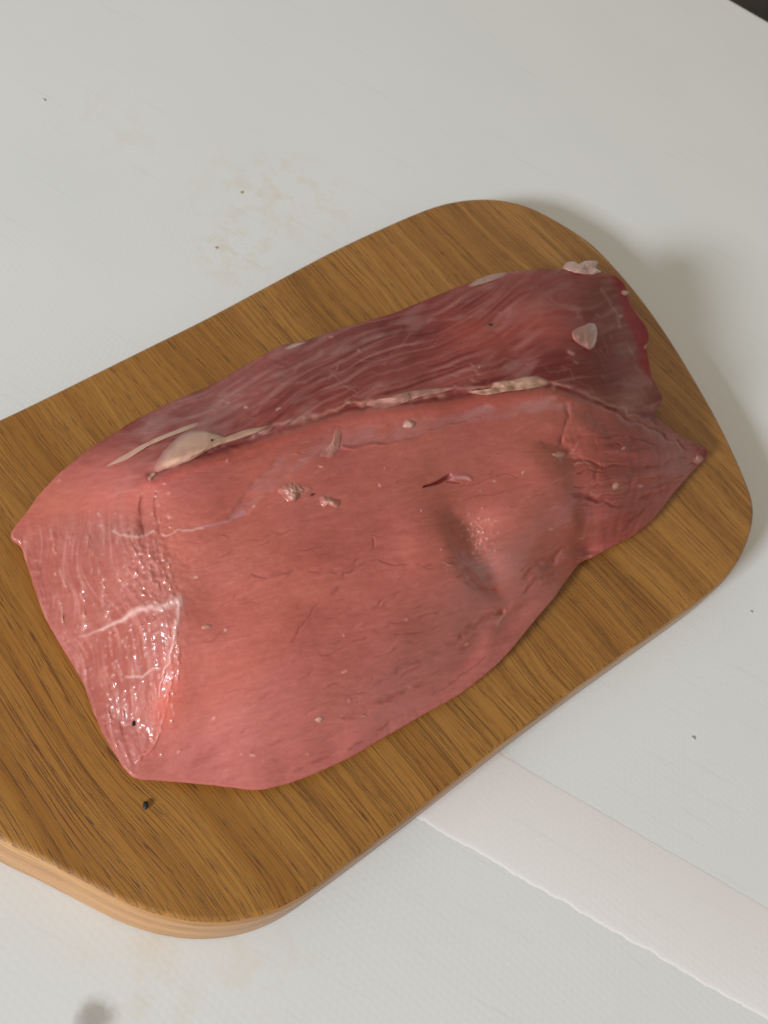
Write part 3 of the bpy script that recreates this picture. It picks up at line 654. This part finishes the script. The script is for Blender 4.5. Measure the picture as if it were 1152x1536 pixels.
for s in range(1, SK + 1):
    t = s / SK
    off_b = viewd * (hgt * .62 * sin(t * pi * .62))[:, None]
    off_f = nrm * (.0012 * sin(t * pi) - .009 * t ** 2)
    q = rim3 + off_b * back[:, None] + off_f * (1 - back)[:, None]
    q[:, 2] = HB + hgt * (1 - t) + .0002 * t
    rings.append(q)
cap = rings[-1].mean(0); cap[2] = HB + .0003
V = np.vstack([P0[None], P.reshape(-1, 3), np.vstack(rings), cap[None]])
nv = NR + SK
a = np.arange(NA); b2 = (a + 1) % NA
tri = np.stack([np.zeros(NA, int), 1 + a, 1 + b2], 1)
rows = np.arange(nv - 1)[:, None] * NA + 1
quads = np.stack([rows + a, rows + NA + a, rows + NA + b2, rows + b2], 2).reshape(-1, 4)
last = 1 + (nv - 1) * NA
tri2 = np.stack([np.full(NA, len(V) - 1), last + b2, last + a], 1)
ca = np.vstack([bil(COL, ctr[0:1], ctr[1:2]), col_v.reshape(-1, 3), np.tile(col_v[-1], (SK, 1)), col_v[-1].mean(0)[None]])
wa = np.concatenate([bil(WET, ctr[0:1], ctr[1:2]), wet_v.ravel(), np.tile(wet_v[-1] * .5, SK), [.1]])
meat = bpy.data.objects.new('raw_meat', None); C.objects.link(meat); meat.empty_display_size = .05
meat.location = (0, 0, HB)
tag(meat, 'large raw boneless cut of pink meat lying on the oak board', 'meat')
shift = np.array([0, 0, HB])
# winding: make the faces point up / outwards
n_test = np.cross(P[200, 1] - P[200, 0], P[201, 0] - P[200, 0])
FLIP = n_test[2] > 0
if FLIP: pass
fs = [quads, tri, tri2]
def up(P_, q):
    v = np.cross(P_[q[0][1]] - P_[q[0][0]], P_[q[0][2]] - P_[q[0][0]]); return v[2] > 0
k0 = quads[NA * 150:NA * 150 + 1]
if not up(V, k0): fs = [f[:, ::-1] for f in fs]
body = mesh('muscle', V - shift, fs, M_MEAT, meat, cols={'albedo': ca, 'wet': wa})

# --- fat, gristle: raised patches that follow the surface, parts of the meat
def surf(px, py, dz=0.0): return unp(px, py, HB + (bil(Z, np.asarray(px, float), np.asarray(py, float)) + dz) / 1000)
def patch(name, pts, thick, mat, label=None, rough=.35, seed=0, na=72, nr=14, pw=1.0):
    r = np.random.default_rng(seed + 500)
    o = spline(np.array(pts, float), na)
    jit = np.convolve(np.tile(r.normal(0, 1, na), 3), np.ones(3) / 3, 'same')[na:2 * na]
    c = o.mean(0); d = o - c; o = c + d * (1 + (.05 if thick < 2 else .02) * jit)[:, None]
    t = np.linspace(0, 1, nr + 1)[1:]
    px = c[0] + (o[:, 0] - c[0])[None] * t[:, None]; py = c[1] + (o[:, 1] - c[1])[None] * t[:, None]
    ph = r.uniform(0, 6, 8); fr = r.uniform(.10, .42, 8); aa = r.uniform(0, pi, 8)
    lum = sum(np.sin((px * np.cos(q) + py * np.sin(q)) * f_ + p_) for f_, q, p_ in zip(fr, aa, ph)) / 8
    if not label: thick *= .8
    hi = sum(np.sin((px * np.cos(q) + py * np.sin(q)) * f_ + p_) for f_, q, p_ in zip(r.uniform(.5, 1.3, 8), r.uniform(0, pi, 8), r.uniform(0, 6, 8))) / 8
    lum = lum + .28 * hi
    prof = (np.clip(1 - t ** 2.2, 0, 1) ** (.62 if label else 1.1))[:, None]
    dz = thick * prof * (1 + rough * 2.2 * lum); dz[-1] = -.12
    A = surf(px, py, dz)
    V = np.vstack([surf(c[0], c[1], thick)[None], A.reshape(-1, 3)]) - shift
    k = np.clip((1 - t) / (.22 if label else .6), 0, 1)[:, None] * np.clip(.95 + .35 * lum, .6, 1)
    fc = np.asarray(mat)[None, None] * (1 + .10 * lum)[..., None]
    cv = bil(COL, px, py); cv = cv + (fc - cv) * k[..., None]
    ca = np.vstack([np.asarray(mat)[None], cv.reshape(-1, 3)]); wa = np.full(len(ca), .32 if name != 'fat_nodule' else .6)
    a = np.arange(na); b = (a + 1) % na
    rows = np.arange(nr - 1)[:, None] * na + 1
    q = np.stack([rows + a, rows + na + a, rows + na + b, rows + b], 2).reshape(-1, 4)
    tr = np.stack([np.zeros(na, int), 1 + a, 1 + b], 1)
    fs = [q, tr]
    if not up(V, q[na * 3:na * 3 + 1]): fs = [f[:, ::-1] for f in fs]
    ob = mesh(name, V, fs, M_MEAT, meat, cols={'albedo': ca, 'wet': wa})
    if label: ob['label'] = label
    return ob

patch('fat_pad', [(229, 708), (236, 690), (250, 670), (268, 655), (285, 647), (305, 646), (322, 650), (340, 655), (352, 653), (368, 644), (390, 640), (408, 636), (395, 646), (370, 656), (345, 664), (322, 672), (300, 684), (275, 696), (250, 704)], 2.2, M_FAT, 'cream coloured pad of fat along the ridge', .12, 1, 110, 14)
patch('fat_strand', [(157, 700), (170, 690), (190, 680), (210, 668), (235, 656), (260, 646), (280, 638), (298, 633), (296, 639), (275, 646), (250, 657), (225, 668), (205, 680), (185, 692), (165, 699)], .8, M_FAT, 'long thin cream strand of fat', .25, 2, 100, 6)
patch('fat_strand', [(545, 608), (556, 600), (580, 596), (605, 588), (640, 583), (688, 580), (670, 588), (640, 594), (615, 602), (590, 610), (560, 612)], 1.6, M_PINKFAT, 'pale strand of fat in the groove', .4, 3, 90)
patch('fat_strand', [(700, 588), (735, 582), (742, 572), (770, 569), (790, 564), (815, 564), (826, 572), (815, 580), (790, 584), (760, 588), (730, 592)], 1.8, M_FAT, 'cream fat in the groove between the muscles', .4, 4, 90)
patch('fat_nodule', [(845, 403), (850, 394), (860, 392), (868, 396), (876, 392), (890, 391), (897, 394), (894, 402), (902, 408), (890, 412), (866, 410)], 3.0, M_WHITEFAT, 'pinkish white lump of fat on the far edge', .5, 5)
patch('fat_nodule', [(857, 500), (864, 492), (874, 488), (884, 484), (893, 487), (896, 500), (894, 516), (885, 525), (874, 520), (862, 512)], 3.0, M_PINKFAT * .85, 'shiny pink droplet of fat', .25, 6)
patch('fat_fleck', [(480, 684), (488, 672), (498, 660), (502, 645), (509, 640), (513, 650), (511, 664), (506, 680), (496, 688)], 1.2, M_PINKFAT, None, .4, 7)
patch('fat_fleck', [(604, 640), (608, 630), (616, 629), (624, 636), (616, 643)], 1.4, M_WHITEFAT, None, .3, 8, 40, 7)
patch('gristle_knot', [(416, 736), (424, 726), (440, 722), (456, 728), (470, 732), (464, 740), (452, 746), (440, 753), (426, 748)], 1.3, M_PINKFAT, None, .9, 9)
patch('gristle_knot', [(430, 743), (437, 736), (447, 739), (446, 749), (436, 752)], 2.8, M_WHITEFAT, None, .5, 19, 40, 7)
patch('gristle_knot', [(478, 746), (488, 742), (502, 748), (512, 752), (506, 762), (494, 758), (484, 760)], 1.2, M_PINKFAT, None, .9, 10)
patch('fat_fleck', [(221, 716), (228, 709), (236, 708), (230, 716), (224, 722)], 1.5, M_FAT, None, .3, 11, 36, 6)
patch('fat_fleck', [(918, 728), (924, 722), (930, 726), (927, 734), (920, 735)], 1.0, M_FAT, None, .3, 12, 36, 6)
patch('fat_fleck', [(827, 680), (838, 676), (850, 680), (844, 687), (832, 685)], 1.2, M_WHITEFAT, None, .3, 13, 36, 6)
patch('fat_fleck', [(1035, 690), (1042, 684), (1052, 682), (1056, 690), (1046, 697)], 1.2, M_PINKFAT, None, .3, 14, 36, 6)
patch('fat_fleck', [(301, 939), (309, 935), (318, 938), (313, 944), (304, 944)], .7, M_PINKFAT, None, .4, 15, 36, 6)
patch('fat_fleck', [(472, 1080), (480, 1074), (486, 1078), (480, 1085)], .8, M_WHITEFAT, None, .4, 16, 36, 6)
patch('fat_fleck', [(930, 437), (936, 434), (944, 438), (938, 444), (931, 442)], 1.4, M_FAT, None, .3, 17, 36, 6)
patch('fat_fringe', [(700, 430), (715, 420), (735, 412), (760, 409), (750, 417), (730, 424), (710, 430)], .6, M_WHITEFAT * .75, 'white fringe of fat on the far edge', .4, 18, 60, 6)
patch('fat_fringe', [(425, 524), (440, 515), (460, 513), (448, 519), (435, 524)], .7, M_WHITEFAT, None, .4, 20, 40, 6)

# ------------------------------------------------------------------ crumbs: small irregular lumps, each a thing of its own
def crumb(name, pos, sx, sy, sz, ang, mat, label, seed, group=None):
    r = np.random.default_rng(seed)
    nu, nw = 12, 7; vs = []
    for j in range(nw):
        ph = pi * j / (nw - 1)
        for i in range(nu):
            t = 2 * pi * i / nu
            vs.append((sin(ph) * cos(t), sin(ph) * sin(t), cos(ph)))
    vs = np.array(vs)
    k = sum(np.sin(vs @ r.normal(0, 2.2, 3) + r.uniform(0, 6)) for _ in range(5)) / 5
    vs = vs * (1 + .38 * k)[:, None] * np.array([sx, sy, sz]) / 1000
    ca, sa = cos(ang), sin(ang)
    vs = np.stack([vs[:, 0] * ca - vs[:, 1] * sa, vs[:, 0] * sa + vs[:, 1] * ca, vs[:, 2]], 1)
    vs[:, 2] -= vs[:, 2].min()
    f = [(j * nu + i, (j + 1) * nu + i, (j + 1) * nu + (i + 1) % nu, j * nu + (i + 1) % nu) for j in range(nw - 1) for i in range(nu)]
    o = mesh(name, vs, [np.array(f)], mat); o.location = tuple(pos)
    tag(o, label, 'crumb', group); return o
crumb('crumb', unp(218, 1209, HB), 1.1, 1.7, .9, .5, M_BLACK, 'black crumb on the board below the near end of the meat', 1)
crumb('crumb', surf(200, 1086, -.1), .75, 1.3, .6, .4, M_BLACK, 'black crumb on the cut face of the meat near its bottom corner', 2)
crumb('crumb', surf(735, 488, -.1), 1.2, .7, .5, .2, M_BLACK, 'black crumb on the dark far side of the meat', 3)
crumb('crumb', surf(318, 661, 1.9), .5, .6, .4, 0, M_BLACK, 'tiny dark crumb on the cream pad of fat', 4)
crumb('crumb', surf(467, 743, .2), .6, .5, .4, 0, M_BLACK, 'tiny dark crumb beside the gristle knot on top of the meat', 5)
crumb('crumb', unp(362, 289, 0), .9, 1.0, .4, 0, M_BROWN, 'brownish crumb on the table above the board, the farther of two', 6)
crumb('crumb', unp(324, 372, 0), .8, .7, .3, 0, M_BROWN, 'brownish crumb on the table above the board, the nearer of two', 7)
crumb('crumb', unp(66, 150, 0), 1.2, 1.0, .3, 0, M_GREY, 'small grey crumb near the upper left corner of the table', 8)
crumb('crumb', unp(1040, 1107, 0), 1.0, 1.1, .3, 0, M_GREY, 'grey crumb on the table right of the pale tape strip', 9)
crumb('crumb', unp(1127, 918, 0), .9, .9, .3, 0, M_GREY, 'grey crumb on the table beside the right rounded end of the board', 10)
